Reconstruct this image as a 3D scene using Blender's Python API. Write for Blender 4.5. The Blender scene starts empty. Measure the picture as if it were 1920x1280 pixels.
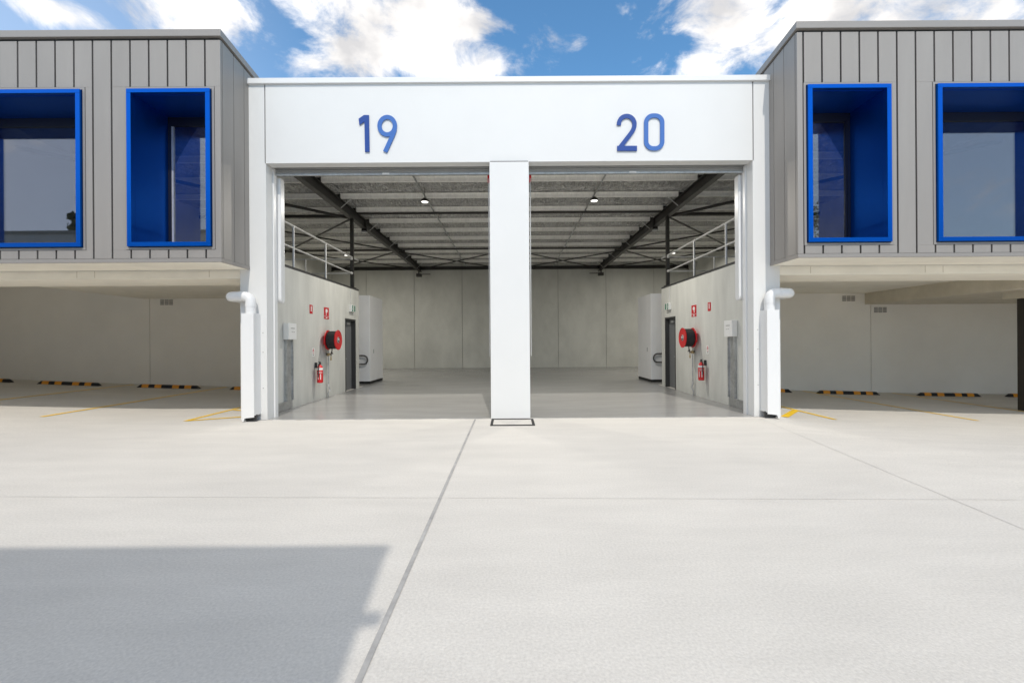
import bpy, bmesh, math, random
from mathutils import Vector, Matrix, noise
random.seed(7)
R = math.radians
sc = bpy.context.scene
col = sc.collection

# ------------------------------------------------------------------ camera, light, exposure
cam_d = bpy.data.cameras.new("camera"); cam = bpy.data.objects.new("camera", cam_d); col.objects.link(cam)
cam_d.lens = 16.0; cam_d.sensor_width = 36.0; cam_d.clip_start = 0.05; cam_d.clip_end = 2000
cam_d.shift_x = 3/1920
cam.location = (0, 0, 1.5); cam.rotation_euler = (math.pi/2, 0.0065, 0)
sc.camera = cam
sc.render.resolution_x = 1024; sc.render.resolution_y = 682
sc.view_settings.view_transform = 'Standard'; sc.view_settings.look = 'None'
sc.view_settings.exposure = 0.28; sc.view_settings.gamma = 1
try:
    sc.cycles.max_bounces = 12; sc.cycles.diffuse_bounces = 8; sc.cycles.transparent_max_bounces = 16
except Exception: pass

SUN_D = Vector((-0.087, 0.84, -1.0)).normalized()
sl = bpy.data.lights.new("sun", 'SUN'); sun = bpy.data.objects.new("sun", sl); col.objects.link(sun)
sl.energy = 2.0; sl.angle = R(0.6); sl.color = (1.0, 0.94, 0.855)
sun.rotation_euler = SUN_D.to_track_quat('-Z', 'Y').to_euler()

w = bpy.data.worlds.new("World"); sc.world = w; w.use_nodes = True
nt = w.node_tree; N = nt.nodes; L = nt.links
for n in list(N): N.remove(n)
out = N.new('ShaderNodeOutputWorld'); bg = N.new('ShaderNodeBackground'); bg.inputs['Strength'].default_value = 0.15
L.new(bg.outputs[0], out.inputs[0])
sky = N.new('ShaderNodeTexSky'); sky.sky_type = 'NISHITA'; sky.sun_disc = False
sky.sun_elevation = math.asin(-SUN_D.z); sky.sun_rotation = math.atan2(-SUN_D.x, -SUN_D.y)
sky.air_density = 1.0; sky.dust_density = 0.6; sky.ozone_density = 1.6
tc = N.new('ShaderNodeTexCoord')
def vdist(center, scale):
    """1 at a cloud's centre direction, falling off to 0 with distance (elliptical)"""
    s = N.new('ShaderNodeVectorMath'); s.operation = 'SUBTRACT'; L.new(tc.outputs['Generated'], s.inputs[0]); s.inputs[1].default_value = center
    m = N.new('ShaderNodeVectorMath'); m.operation = 'MULTIPLY'; L.new(s.outputs[0], m.inputs[0]); m.inputs[1].default_value = scale
    l = N.new('ShaderNodeVectorMath'); l.operation = 'LENGTH'; L.new(m.outputs[0], l.inputs[0])
    r = N.new('ShaderNodeMath'); r.operation = 'SUBTRACT'; r.use_clamp = True; r.inputs[0].default_value = 1.0; L.new(l.outputs['Value'], r.inputs[1])
    return r.outputs[0]
def mth(op, a, b, clamp=False):
    n = N.new('ShaderNodeMath'); n.operation = op; n.use_clamp = clamp
    for i, v in enumerate((a, b)):
        if isinstance(v, (int, float)): n.inputs[i].default_value = v
        else: L.new(v, n.inputs[i])
    return n.outputs[0]
def sdir(u, v):                                    # direction in which a cloud of the day stands
    x = (u-957)/853.3; z = (640-v)/853.3
    return Vector((x, 1, z)).normalized()
blobs = [((520, -15), (7, 5, 15)), ((880, 138), (7.5, 6, 20)), ((640, 0), (5.6, 5, 10)), ((800, 10), (6.5, 5, 9)), ((690, 105), (6.5, 5, 13)), ((820, 125), (5.5, 5, 13)), ((920, 128), (10, 6, 20)),
         ((430, 0), (7.5, 5, 15)), ((350, -25), (6.5, 5, 14)), ((110, 15), (14, 5, 34)),
         ((1420, -10), (5.0, 4, 8)), ((1560, 0), (4.5, 3, 6)), ((1750, -30), (3.2, 3, 5)), ((1310, 128), (6.5, 6, 18)), ((1380, 60), (8, 5, 12)), ((880, 40), (14, 8, 22))]
acc = None
for (uv, s) in blobs:
    o = vdist(sdir(*uv), s)
    acc = o if acc is None else mth('MAXIMUM', acc, o)
# unseen clouds overhead and behind the camera, added for more fill light
nb = N.new('ShaderNodeTexNoise'); nb.inputs['Scale'].default_value = 2.2; nb.inputs['Detail'].default_value = 3; L.new(tc.outputs['Generated'], nb.inputs['Vector'])
sep = N.new('ShaderNodeSeparateXYZ'); L.new(tc.outputs['Generated'], sep.inputs[0])
back = mth('MULTIPLY', mth('SUBTRACT', 0.25, sep.outputs['Y'], True), 2.0, True)
front = mth('MULTIPLY', mth('SUBTRACT', sep.outputs['Z'], 0.72, True), 5.0, True)
high = 1.0
back = mth('MAXIMUM', mth('MULTIPLY', back, high), front)
backc = mth('MULTIPLY', mth('MULTIPLY', mth('SUBTRACT', nb.outputs['Fac'], 0.31), 3.5, True), back)
acc = mth('MAXIMUM', acc, mth('MULTIPLY', backc, mth('MULTIPLY', mth('SUBTRACT', sep.outputs['Z'], 0.5, True), 6.0, True)))
# billow detail
mp = N.new('ShaderNodeMapping'); mp.inputs['Scale'].default_value = (1.0, 1.0, 1.5); L.new(tc.outputs['Generated'], mp.inputs['Vector'])
n1 = N.new('ShaderNodeTexNoise'); n1.inputs['Scale'].default_value = 9; n1.inputs['Detail'].default_value = 12; n1.inputs['Roughness'].default_value = 0.62; n1.inputs['Distortion'].default_value = 0.35
L.new(mp.outputs[0], n1.inputs['Vector'])
dens = mth('ADD', mth('MULTIPLY', acc, 1.1), mth('MULTIPLY', mth('SUBTRACT', n1.outputs['Fac'], 0.5), 3.2))
cl = N.new('ShaderNodeMapRange'); cl.interpolation_type = 'SMOOTHSTEP'; cl.inputs['From Min'].default_value = 0.12; cl.inputs['From Max'].default_value = 1.0
L.new(dens, cl.inputs['Value'])
n2 = N.new('ShaderNodeTexNoise'); n2.inputs['Scale'].default_value = 6.5; n2.inputs['Detail'].default_value = 8; L.new(mp.outputs[0], n2.inputs['Vector'])
cr = N.new('ShaderNodeValToRGB'); cr.color_ramp.elements[0].position = 0.36; cr.color_ramp.elements[0].color = (4.2, 4.15, 4.2, 1)
cr.color_ramp.elements[1].position = 0.66; cr.color_ramp.elements[1].color = (9.2, 8.8, 8.3, 1); L.new(n2.outputs['Fac'], cr.inputs[0])
# fair-weather blue of the clear sky
tint = N.new('ShaderNodeMix'); tint.data_type = 'RGBA'; tint.blend_type = 'MULTIPLY'; tint.inputs['Factor'].default_value = 1.0
L.new(sky.outputs[0], tint.inputs[6]); tint.inputs[7].default_value = (0.66, 1.02, 1.14, 1)
mx = N.new('ShaderNodeMix'); mx.data_type = 'RGBA'
L.new(cl.outputs[0], mx.inputs[0]); L.new(tint.outputs[2], mx.inputs[6]); L.new(cr.outputs[0], mx.inputs[7])
# pale haze on the sunward side of the sky
hz = N.new('ShaderNodeMix'); hz.data_type = 'RGBA'; hz.inputs[7].default_value = (5.9, 6.5, 7.7, 1)
L.new(mth('ADD', mth('MULTIPLY', mth('MULTIPLY', mth('SUBTRACT', 0.1, sep.outputs['Y'], True), 2.0, True), 0.55), mth('MULTIPLY', mth('SUBTRACT', mth('MULTIPLY', sep.outputs['X'], -1.0), 0.30, True), 0.75)), hz.inputs[0]); L.new(tint.outputs[2], hz.inputs[6]); L.new(hz.outputs[2], mx.inputs[6])
L.new(mx.outputs[2], bg.inputs[0])

# ------------------------------------------------------------------ materials
def mat(name, color, rough=0.6, metal=0.0, var=0.0, vscale=3.0, vstretch=(1, 1, 1), bump=0.0, bscale=60.0, spec=0.5, coat=0.0, fine=0.0, fscale=180.0, bstretch=(1, 1, 1)):
    m = bpy.data.materials.new(name); m.use_nodes = True
    t = m.node_tree; b = t.nodes['Principled BSDF']; l = t.links
    b.inputs['Base Color'].default_value = (*color, 1); b.inputs['Roughness'].default_value = rough
    b.inputs['Metallic'].default_value = metal; b.inputs['Specular IOR Level'].default_value = spec
    b.inputs['Coat Weight'].default_value = coat
    g = t.nodes.new('ShaderNodeNewGeometry')
    def nz(scale, stretch, detail=6, rough_=0.6):
        mpp = t.nodes.new('ShaderNodeMapping'); mpp.inputs['Scale'].default_value = stretch; l.new(g.outputs['Position'], mpp.inputs['Vector'])
        n = t.nodes.new('ShaderNodeTexNoise'); n.inputs['Scale'].default_value = scale; n.inputs['Detail'].default_value = detail; n.inputs['Roughness'].default_value = rough_
        l.new(mpp.outputs[0], n.inputs['Vector']); return n
    last = None
    def add(n, amp):
        nonlocal last
        mr = t.nodes.new('ShaderNodeMapRange'); mr.inputs['From Min'].default_value = 0.3; mr.inputs['From Max'].default_value = 0.7
        mr.inputs['To Min'].default_value = 1-amp; mr.inputs['To Max'].default_value = 1+amp; l.new(n.outputs['Fac'], mr.inputs['Value'])
        if last is None: last = mr.outputs[0]
        else:
            q = t.nodes.new('ShaderNodeMath'); q.operation = 'MULTIPLY'; l.new(last, q.inputs[0]); l.new(mr.outputs[0], q.inputs[1]); last = q.outputs[0]
    if var: add(nz(vscale, vstretch), var); add(nz(vscale*0.23, vstretch, 3), var*0.8)
    if fine: add(nz(fscale, (1, 1, 1), 2), fine)
    if last is not None:
        vm = t.nodes.new('ShaderNodeVectorMath'); vm.operation = 'SCALE'; vm.inputs[0].default_value = color; l.new(last, vm.inputs['Scale'])
        l.new(vm.outputs[0], b.inputs['Base Color'])
    if bump:
        n = nz(bscale, bstretch); bp = t.nodes.new('ShaderNodeBump'); bp.inputs['Strength'].default_value = bump; bp.inputs['Distance'].default_value = 0.02
        l.new(n.outputs['Fac'], bp.inputs['Height']); l.new(bp.outputs[0], b.inputs['Normal'])
    return m
M = {}
M['yard'] = mat('yard concrete', (0.585, 0.558, 0.512), 0.85, var=0.05, vscale=1.5, vstretch=(0.6, 2.0, 1), bump=0.2, bscale=80, fine=0.09, fscale=60, spec=0.3)
M['floor'] = mat('sealed concrete floor', (0.31, 0.307, 0.297), 0.22, var=0.08, vscale=1.6, vstretch=(0.5, 2.0, 1), bump=0.05, bscale=30, spec=0.45)
M['joint'] = mat('joint sealant', (0.36, 0.35, 0.335), 0.8, var=0.15, vscale=12)
M['hairline'] = mat('sawn joint', (0.5, 0.48, 0.45), 0.9, var=0.2, vscale=5)
M['yellow'] = mat('yellow line paint', (0.88, 0.56, 0.015), 0.6, var=0.12, vscale=9, fine=0.1)
M['white'] = mat('white wall paint', (0.73, 0.73, 0.715), 0.55, var=0.012, vscale=1.5, bump=0.04, bscale=120)
M['whitemetal'] = mat('white powder coat', (0.78, 0.78, 0.77), 0.35, var=0.015, vscale=2)
M['pvc'] = mat('white pvc', (0.78, 0.78, 0.77), 0.3)
M['precast'] = mat('precast concrete', (0.60, 0.60, 0.56), 0.8, var=0.10, vscale=2.6, vstretch=(1, 1, 0.25), bump=0.15, bscale=30, fine=0.04, fscale=60)
M['precast2'] = mat('precast rear wall concrete', (0.61, 0.61, 0.565), 0.8, var=0.10, vscale=1.2, vstretch=(1, 1, 0.6), bump=0.15, bscale=30, fine=0.05, fscale=40)
M['cream'] = mat('cream soffit concrete', (0.90, 0.86, 0.76), 0.8, var=0.05, vscale=2.0, vstretch=(1, 2, 2), bump=0.1, bscale=40)
M['beige'] = mat('beige beam concrete', (0.64, 0.59, 0.49), 0.85, var=0.08, vscale=3.0, bump=0.15, bscale=40, fine=0.05)
M['carwall'] = mat('painted car park wall', (0.85, 0.825, 0.77), 0.75, var=0.03, vscale=1.0)
M['vent'] = mat('vent grey', (0.33, 0.32, 0.30), 0.7)
M['clad'] = mat('grey metal cladding', (0.315, 0.292, 0.266), 0.5, metal=0.15, var=0.045, vscale=1.1, vstretch=(3, 3, 0.5), bump=0.02, bscale=3)
M['cladcap'] = mat('grey metal flashing', (0.31, 0.288, 0.264), 0.45, metal=0.2)
M['dark'] = mat('dark joint', (0.02, 0.02, 0.02), 0.8)
M['blue'] = mat('blue powder coat', (0.001, 0.105, 0.50), 0.34, metal=0.85, spec=0.25)
M['bluenum'] = mat('blue number', (0.006, 0.052, 0.27), 0.4)
M['bluenum2'] = mat('lighter blue number', (0.04, 0.14, 0.44), 0.4)
M['black'] = mat('black window frame', (0.012, 0.012, 0.014), 0.35)
M['steel'] = mat('black painted steel', (0.028, 0.026, 0.023), 0.45, var=0.15, vscale=4)
M['galv'] = mat('galvanised steel', (0.52, 0.53, 0.53), 0.42, metal=0.75, var=0.15, vscale=14)
M['galvpale'] = mat('galvanised tube', (0.60, 0.60, 0.59), 0.45, metal=0.4, var=0.08, vscale=10)
M['purlin'] = mat('galvanised purlin', (0.90, 0.89, 0.85), 0.5, metal=0.0, var=0.07, vscale=9, vstretch=(3, 1, 1))
M['doorgrey'] = mat('grey door paint', (0.16, 0.165, 0.17), 0.5)
M['frame_dark'] = mat('dark door frame', (0.045, 0.045, 0.045), 0.5)
M['pod'] = mat('white sheet lining', (0.80, 0.80, 0.80), 0.45, var=0.02)
M['rubber'] = mat('black rubber', (0.012, 0.012, 0.012), 0.7)
M['amber'] = mat('amber reflective strip', (0.75, 0.30, 0.01), 0.45)
M['red'] = mat('red enamel', (0.62, 0.008, 0.012), 0.3, coat=0.3)
M['redsign'] = mat('red sign print', (0.55, 0.012, 0.02), 0.5)
M['whitesign'] = mat('white sign print', (0.82, 0.82, 0.80), 0.5)
M['green'] = mat('green sign print', (0.01, 0.16, 0.09), 0.5)
M['hose'] = mat('black hose', (0.018, 0.018, 0.018), 0.5, var=0.3, vscale=30)
M['brass'] = mat('brass valve', (0.55, 0.40, 0.20), 0.35, metal=0.9)
M['curtain'] = mat('grey shutter curtain', (0.42, 0.42, 0.41), 0.4, metal=0.3, var=0.06, vscale=5)
M['brown'] = mat('dark brown paint', (0.035, 0.029, 0.024), 0.6)
M['bark'] = mat('bark', (0.10, 0.07, 0.05), 0.9, var=0.3, vscale=8)
M['leaf'] = mat('foliage', (0.07, 0.095, 0.03), 0.6, var=0.4, vscale=2.5)
M['render'] = mat('grey rendered wall', (0.62, 0.61, 0.6), 0.8, var=0.05, vscale=1.0)
M['roofsheet'] = mat('roof sheet', (0.5, 0.5, 0.5), 0.5, metal=0.3)

def foil_mat():
    m = bpy.data.materials.new('foil insulation'); m.use_nodes = True
    t = m.node_tree; b = t.nodes['Principled BSDF']; l = t.links
    b.inputs['Metallic'].default_value = 0.5; b.inputs['Roughness'].default_value = 0.22
    g = t.nodes.new('ShaderNodeNewGeometry')
    def tex(scale, st, rot=0):
        mp_ = t.nodes.new('ShaderNodeMapping'); mp_.inputs['Scale'].default_value = st; mp_.inputs['Rotation'].default_value = (0, 0, rot); l.new(g.outputs['Position'], mp_.inputs['Vector'])
        n = t.nodes.new('ShaderNodeTexNoise'); n.inputs['Scale'].default_value = scale; n.inputs['Detail'].default_value = 3.5; n.inputs['Roughness'].default_value = 0.6; n.inputs['Distortion'].default_value = 1.2
        l.new(mp_.outputs[0], n.inputs['Vector']); return n
    a = tex(3.2, (2.6, 1.0, 1), 0.35); c = tex(5, (1.0, 2.2, 1), -0.5)
    ad = t.nodes.new('ShaderNodeMath'); ad.operation = 'ADD'; l.new(a.outputs['Fac'], ad.inputs[0]); l.new(c.outputs['Fac'], ad.inputs[1])
    bp = t.nodes.new('ShaderNodeBump'); bp.inputs['Strength'].default_value = 1.0; bp.inputs['Distance'].default_value = 0.45
    l.new(ad.outputs[0], bp.inputs['Height']); l.new(bp.outputs[0], b.inputs['Normal'])
    cr = t.nodes.new('ShaderNodeValToRGB'); cr.color_ramp.elements[0].position = 0.40; cr.color_ramp.elements[0].color = (0.66, 0.655, 0.635, 1)
    cr.color_ramp.elements[1].position = 0.62; cr.color_ramp.elements[1].color = (0.97, 0.96, 0.93, 1); l.new(a.outputs['Fac'], cr.inputs[0]); l.new(cr.outputs[0], b.inputs['Base Color'])  # brighter streaks in the colour imitate light caught on the crinkles
    return m
M['foil'] = foil_mat()
def glass_mat():
    m = bpy.data.materials.new('tinted window glass'); m.use_nodes = True
    t = m.node_tree; l = t.links
    for n in list(t.nodes): t.nodes.remove(n)
    o = t.nodes.new('ShaderNodeOutputMaterial'); mi = t.nodes.new('ShaderNodeMixShader')
    tr = t.nodes.new('ShaderNodeBsdfTransparent'); tr.inputs[0].default_value = (0.72, 0.73, 0.74, 1)
    gl = t.nodes.new('ShaderNodeBsdfGlossy'); gl.inputs['Roughness'].default_value = 0.0; gl.inputs[0].default_value = (0.92, 0.92, 0.95, 1)
    lw = t.nodes.new('ShaderNodeLayerWeight'); lw.inputs[0].default_value = 0.36
    mr = t.nodes.new('ShaderNodeMapRange'); mr.inputs['To Min'].default_value = 0.05; mr.inputs['To Max'].default_value = 0.9
    l.new(lw.outputs['Fresnel'], mr.inputs['Value']); l.new(mr.outputs[0], mi.inputs[0])
    l.new(tr.outputs[0], mi.inputs[1]); l.new(gl.outputs[0], mi.inputs[2]); l.new(mi.outputs[0], o.inputs[0])
    return m
M['glass'] = glass_mat()
def emis(name, colr, s):
    m = bpy.data.materials.new(name); m.use_nodes = True
    b = m.node_tree.nodes['Principled BSDF']; b.inputs['Base Color'].default_value = (*colr, 1)
    b.inputs['Emission Color'].default_value = (*colr, 1); b.inputs['Emission Strength'].default_value = s
    return m
M['lamp'] = emis('lit lamp lens', (1.0, 0.97, 0.9), 1.5)

# ------------------------------------------------------------------ mesh helpers
class MB:
    """collects shapes into ONE mesh; sx mirrors X"""
    def __init__(s, sx=1): s.bm = bmesh.new(); s.sx = sx
    def v(s, p): return s.bm.verts.new((p[0]*s.sx, p[1], p[2]))
    def box(s, x0, x1, y0, y1, z0, z1):
        vs = [s.v((x, y, z)) for x in (x0, x1) for y in (y0, y1) for z in (z0, z1)]
        for f in ((0,1,3,2),(4,6,7,5),(0,4,5,1),(2,3,7,6),(0,2,6,4),(1,5,7,3)): s.bm.faces.new([vs[i] for i in f])
        return s
    def hexa(s, pts):                               # 8 points in box order
        vs = [s.v(p) for p in pts]
        for f in ((0,1,3,2),(4,6,7,5),(0,4,5,1),(2,3,7,6),(0,2,6,4),(1,5,7,3)): s.bm.faces.new([vs[i] for i in f])
        return s
    def tube(s, pts, r, n=12, cap=True):
        pts = [Vector(p) for p in pts]; rings = []
        up = None
        for i, p in enumerate(pts):
            if i == 0: d = pts[1]-p
            elif i == len(pts)-1: d = p-pts[i-1]
            else: d = (pts[i+1]-p).normalized()+(p-pts[i-1]).normalized()
            d.normalize()
            if up is None:
                up = Vector((0, 0, 1)) if abs(d.z) < 0.9 else Vector((0, 1, 0))
            a = d.cross(up).normalized(); b = a.cross(d).normalized(); up = b
            rr = r[i] if isinstance(r, (list, tuple)) else r
            rings.append([s.v(p+a*math.cos(2*math.pi*k/n)*rr+b*math.sin(2*math.pi*k/n)*rr) for k in range(n)])
        for i in range(len(rings)-1):
            for k in range(n):
                s.bm.faces.new((rings[i][k], rings[i][(k+1) % n], rings[i+1][(k+1) % n], rings[i+1][k]))
        if cap:
            s.bm.faces.new(rings[0]); s.bm.faces.new(list(reversed(rings[-1])))
        return s
    def prism(s, poly, axis, a0, a1):               # poly 2D; axis 'x','y','z' is the extrusion axis
        def mk(p, a):
            return {'x': (a, p[0], p[1]), 'y': (p[0], a, p[1]), 'z': (p[0], p[1], a)}[axis]
        A = [s.v(mk(p, a0)) for p in poly]; B = [s.v(mk(p, a1)) for p in poly]; n = len(poly)
        s.bm.faces.new(A); s.bm.faces.new(list(reversed(B)))
        for i in range(n): s.bm.faces.new((A[i], A[(i+1) % n], B[(i+1) % n], B[i]))
        return s
    def lathe(s, c, axis, prof, n=28):              # prof: (along, radius) pairs; axis unit vector
        ax = Vector(axis).normalized(); t = Vector((0, 0, 1)) if abs(ax.z) < 0.9 else Vector((1, 0, 0))
        a = ax.cross(t).normalized(); b = ax.cross(a); c = Vector(c); rings = []
        for (h, r) in prof:
            rings.append([s.v(c+ax*h+a*math.cos(2*math.pi*k/n)*r+b*math.sin(2*math.pi*k/n)*r) for k in range(n)])
        for i in range(len(rings)-1):
            for k in range(n): s.bm.faces.new((rings[i][k], rings[i][(k+1) % n], rings[i+1][(k+1) % n], rings[i+1][k]))
        s.bm.faces.new(rings[0]); s.bm.faces.new(list(reversed(rings[-1])))
        return s
    def ribbon(s, cen, wd, axis, a0, a1, closed=False):   # a stroked centre line as a raised strip
        n = len(cen); Lp = []; Rp = []
        for i in range(n):
            p = Vector(cen[i]).to_2d() if len(cen[i]) > 2 else Vector(cen[i])
            q0 = Vector(cen[(i-1) % n]) if (closed or i > 0) else None; q1 = Vector(cen[(i+1) % n]) if (closed or i < n-1) else None
            d0 = (p-q0).normalized() if q0 is not None else None; d1 = (q1-p).normalized() if q1 is not None else None
            d = (d0+d1).normalized() if (d0 is not None and d1 is not None) else (d0 if d0 is not None else d1)
            nrm = Vector((-d.y, d.x)); k = 1.0
            if d0 is not None and d1 is not None:
                k = 1/max(0.5, nrm.dot(Vector((-d0.y, d0.x))))
            Lp.append(p+nrm*wd/2*k); Rp.append(p-nrm*wd/2*k)
        def mk(p, a): return {'x': (a, p[0], p[1]), 'y': (p[0], a, p[1]), 'z': (p[0], p[1], a)}[axis]
        V = [[s.v(mk(p, a)) for p in P] for P in (Lp, Rp) for a in (a0, a1)]   # L0 L1 R0 R1
        rng = range(n if closed else n-1)
        for i in rng:
            j = (i+1) % n
            s.bm.faces.new((V[0][i], V[0][j], V[2][j], V[2][i])); s.bm.faces.new((V[1][i], V[3][i], V[3][j], V[1][j]))
            s.bm.faces.new((V[0][i], V[1][i], V[1][j], V[0][j])); s.bm.faces.new((V[2][i], V[2][j], V[3][j], V[3][i]))
        if not closed:
            for i in (0, n-1): s.bm.faces.new((V[0][i], V[2][i], V[3][i], V[1][i]))
        return s
    def build(s, name, m, parent=None, smooth=False, bevel=0.0, **tags):
        bmesh.ops.recalc_face_normals(s.bm, faces=s.bm.faces)
        me = bpy.data.meshes.new(name)
        if smooth:
            for f in s.bm.faces: f.smooth = True
            for e in s.bm.edges:
                if len(e.link_faces) == 2 and e.calc_face_angle(0) > 0.7: e.smooth = False
        s.bm.to_mesh(me); s.bm.free()
        me.materials.append(m)
        o = bpy.data.objects.new(name, me); col.objects.link(o)
        if parent: o.parent = parent; o.matrix_parent_inverse = Matrix.Translation(parent.location).inverted()
        if bevel:
            bv = o.modifiers.new('bevel', 'BEVEL'); bv.width = bevel; bv.segments = 2; bv.limit_method = 'ANGLE'
        for k, v_ in tags.items(): o[k] = v_
        return o
def thing(name, label, cat, loc=(0, 0, 0), group=None):
    o = bpy.data.objects.new(name, None); col.objects.link(o); o.location = loc; o.empty_display_size = 0.2
    o['label'] = label; o['category'] = cat
    if group: o['group'] = group
    return o
def copy_tree(o, loc, label=None):
    c = o.copy(); col.objects.link(c); c.location = loc
    if label: c['label'] = label
    for ch in [x for x in bpy.data.objects if x.parent == o]:
        d = ch.copy(); col.objects.link(d); d.parent = c
        for g in [x for x in bpy.data.objects if x.parent == ch]:
            e = g.copy(); col.objects.link(e); e.parent = d
    return c
NUM = {-1: 'the left bay', 1: 'the right bay'}

# ------------------------------------------------------------------ ground
LX = [(-400, .4), (-17.5, .36), (-14.1, .2), (-12.3, .13), (-10.9, .08), (-9.2, .03), (-8, 0), (4.7, 0), (5.1, -.04), (9, -.19), (10.8, -.26), (14, -.34), (17.5, -.4), (400, -.4)]
def gz(x, y):
    for i in range(len(LX)-1):
        if LX[i][0] <= x <= LX[i+1][0]:
            t = (x-LX[i][0])/(LX[i+1][0]-LX[i][0]); z = LX[i][1]*(1-t)+LX[i+1][1]*t; break
    t = min(1, max(0, (y-3.0)/5.5)); t = t*t*(3-2*t)
    if abs(x) < 5.28 and y > 8.6: return 0.0
    return z*t
def spaced(a, b, st, far): 
    l = [-far, -far/3, -60, -30]; x = a
    l = [v for v in l if v < a-1]
    while x <= b+1e-6: l.append(x); x += st
    return l+[v for v in (30, 60, far/3, far) if v > b+1]
g = MB(); xs = spaced(-20, 20, 0.25, 400); ys = spaced(-4, 16, 0.25, 400)
vs = [[g.v((x, y, gz(x, y))) for y in ys] for x in xs]
for i in range(len(xs)-1):
    for j in range(len(ys)-1): g.bm.faces.new((vs[i][j], vs[i+1][j], vs[i+1][j+1], vs[i][j+1]))
g.build('ground', M['yard'], smooth=True, kind='structure')
def drape(b, p0, p1, wd, dz=0.005, step=0.25):
    p0 = Vector(p0); p1 = Vector(p1); d = (p1-p0); n = max(1, int(d.length/step)); u = d.normalized(); q = Vector((-u.y, u.x))*wd/2
    prev = None
    for i in range(n+1):
        c = p0+d*i/n; a = c+q; e = c-q
        pr = (b.v((a.x, a.y, gz(a.x, a.y)+dz)), b.v((e.x, e.y, gz(e.x, e.y)+dz)))
        if prev: b.bm.faces.new((prev[0], prev[1], pr[1], pr[0]))
        prev = pr
f = MB(); f.box(-5.02, 5.02, 8.86, 15.2, -0.2, 0.006); f.box(-5.02, 5.02, 15.2, 15.58, -0.2, 0.006); f.box(-10.2, 10.2, 15.58, 26.2, -0.2, 0.006)
f.build('floor', M['floor'], kind='structure')
f = MB(); f.box(-4.76, 4.76, 8.83, 8.858, -0.1, 0.009); f.build('threshold_strip', M['hairline'], kind='structure')
b = MB(); drape(b, (-0.69, 8.82), (-0.68, 1.0), 0.03); drape(b, (-.68, 1.0), (-.68, -2), .03); b.build('pavement_joint', M['joint'], kind='structure')
b = MB(); drape(b, (-14, 4.62), (-4.9, 4.49), 0.005); drape(b, (-4.9, 4.49), (0, 4.36), 0.005); drape(b, (0, 4.36), (9, 4.10), 0.005)
drape(b, (4.75, 8.7), (4.02, 3.57), 0.006); drape(b, (4.02, 3.57), (3.7, 1), 0.006); drape(b, (-4.8, 8.7), (-7.4, 3.2), 0.006)
b.build('pavement_sawn_joint', M['hairline'], kind='structure')
YL = [('long thin yellow bay line reaching out furthest left beyond the shade, left car bay', [((-9.49, 9.2), (-9.49, 15.2))], 0.095),
      ('faint yellow bay line at the left edge, left car park', [((-12.6, 9.2), (-12.6, 15.2))], 0.095),
      ('yellow arrowhead of lines beside the white pipe cover left of unit 19', [((-6.3, 8.8), (-6.3, 15.2)), ((-6.28, 8.82), (-5.32, 9.33)), ((-6.2, 10.2), (-5.32, 9.9))], 0.09),
      ('yellow line meeting a thick short stroke beside the pipe cover right of unit 20', [((6.43, 9.02), (6.43, 15.2))], 0.095),
      ('long thin yellow bay line reaching out of the shade in the right car park', [((9.75, 9.5), (9.75, 15.2))], 0.095),
      ('faint yellow bay line beside the dark post, right car park', [((12.6, 10.9), (12.75, 15.2))], 0.095)]
for k, (lb, segs, wd) in enumerate(YL):
    b = MB()
    for (p0, p1) in segs: drape(b, p0, p1, wd, 0.006+0.0015*segs.index((p0, p1)))
    if k == 3: drape(b, (5.5, 9.15), (6.38, 10.2), 0.14, 0.008)
    b.build('bay_marking', M['yellow'], kind='structure')

# ------------------------------------------------------------------ white portal frame
PF = 8.9
port = thing('warehouse_front', 'white painted portal of two open warehouse bays under the numbers 19 and 20', 'building', (0, PF, 0))
W = M['white']
MB().box(-4.76, 4.76, PF, PF+.23, 5.01, 6.55).build('header_panel', W, port)
for s in (-1, 1):
    b = MB(s); b.box(4.762, 5.28, PF+.004, PF+.25, -.2, 3.05); b.box(4.762, 5.125, PF+.004, PF+.25, 3.05, 5.008); b.box(4.785, 5.125, PF+.004, PF+.25, 5.008, 6.55)
    b.build('pier', W, port)
    b = MB(s); b.box(4.735, 4.95, PF+.253, PF+.37, -.1, 5.008); b.build('shutter_guide', M['whitemetal'], port)
    b = MB(s); b.box(4.762, 4.783, PF+.03, PF+.2, 5.03, 6.55); b.build('panel_joint', M['vent'], port)
MB().box(-5.13, 5.13, PF-.045, PF+.3, 6.55, 6.655).build('parapet_capping', M['whitemetal'], port, bevel=0.006)
MB().box(-5.1, 5.1, PF+.02, PF+.22, 6.53, 6.549).build('capping_shadow_gap', M['dark'], port)
cc = MB(); cc.box(-.385, .378, PF-.07, PF+.45, -.05, 4.985)
cc.build('centre_column', W, port, bevel=0.008)
MB().box(-.375, .368, PF-.04, PF+.4, 4.985, 5.008).build('column_head_gap', M['dark'], port)
# interior side of the front wall above the opening
MB().box(-5.02, 5.02, PF+.45, PF+.5, 5.25, 6.1).build('inner_lining', M['precast2'], port)

# cover over the pit in front of the column
pc = thing('pit_cover', 'white infill pit cover in a black frame at the foot of the central column', 'access cover', (0, 8.4, 0))
b = MB(); b.box(-.37, .43, 8.10, 8.15, -.02, .014); b.box(-.37, .43, 8.70, 8.75, -.02, .014); b.box(-.37, -.325, 8.15, 8.70, -.02, .014); b.box(.385, .43, 8.15, 8.70, -.02, .014); b.build('frame', M['dark'], pc)
MB().box(-.322, .382, 8.153, 8.697, -.02, .010).build('infill', M['yard'], pc)

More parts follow.
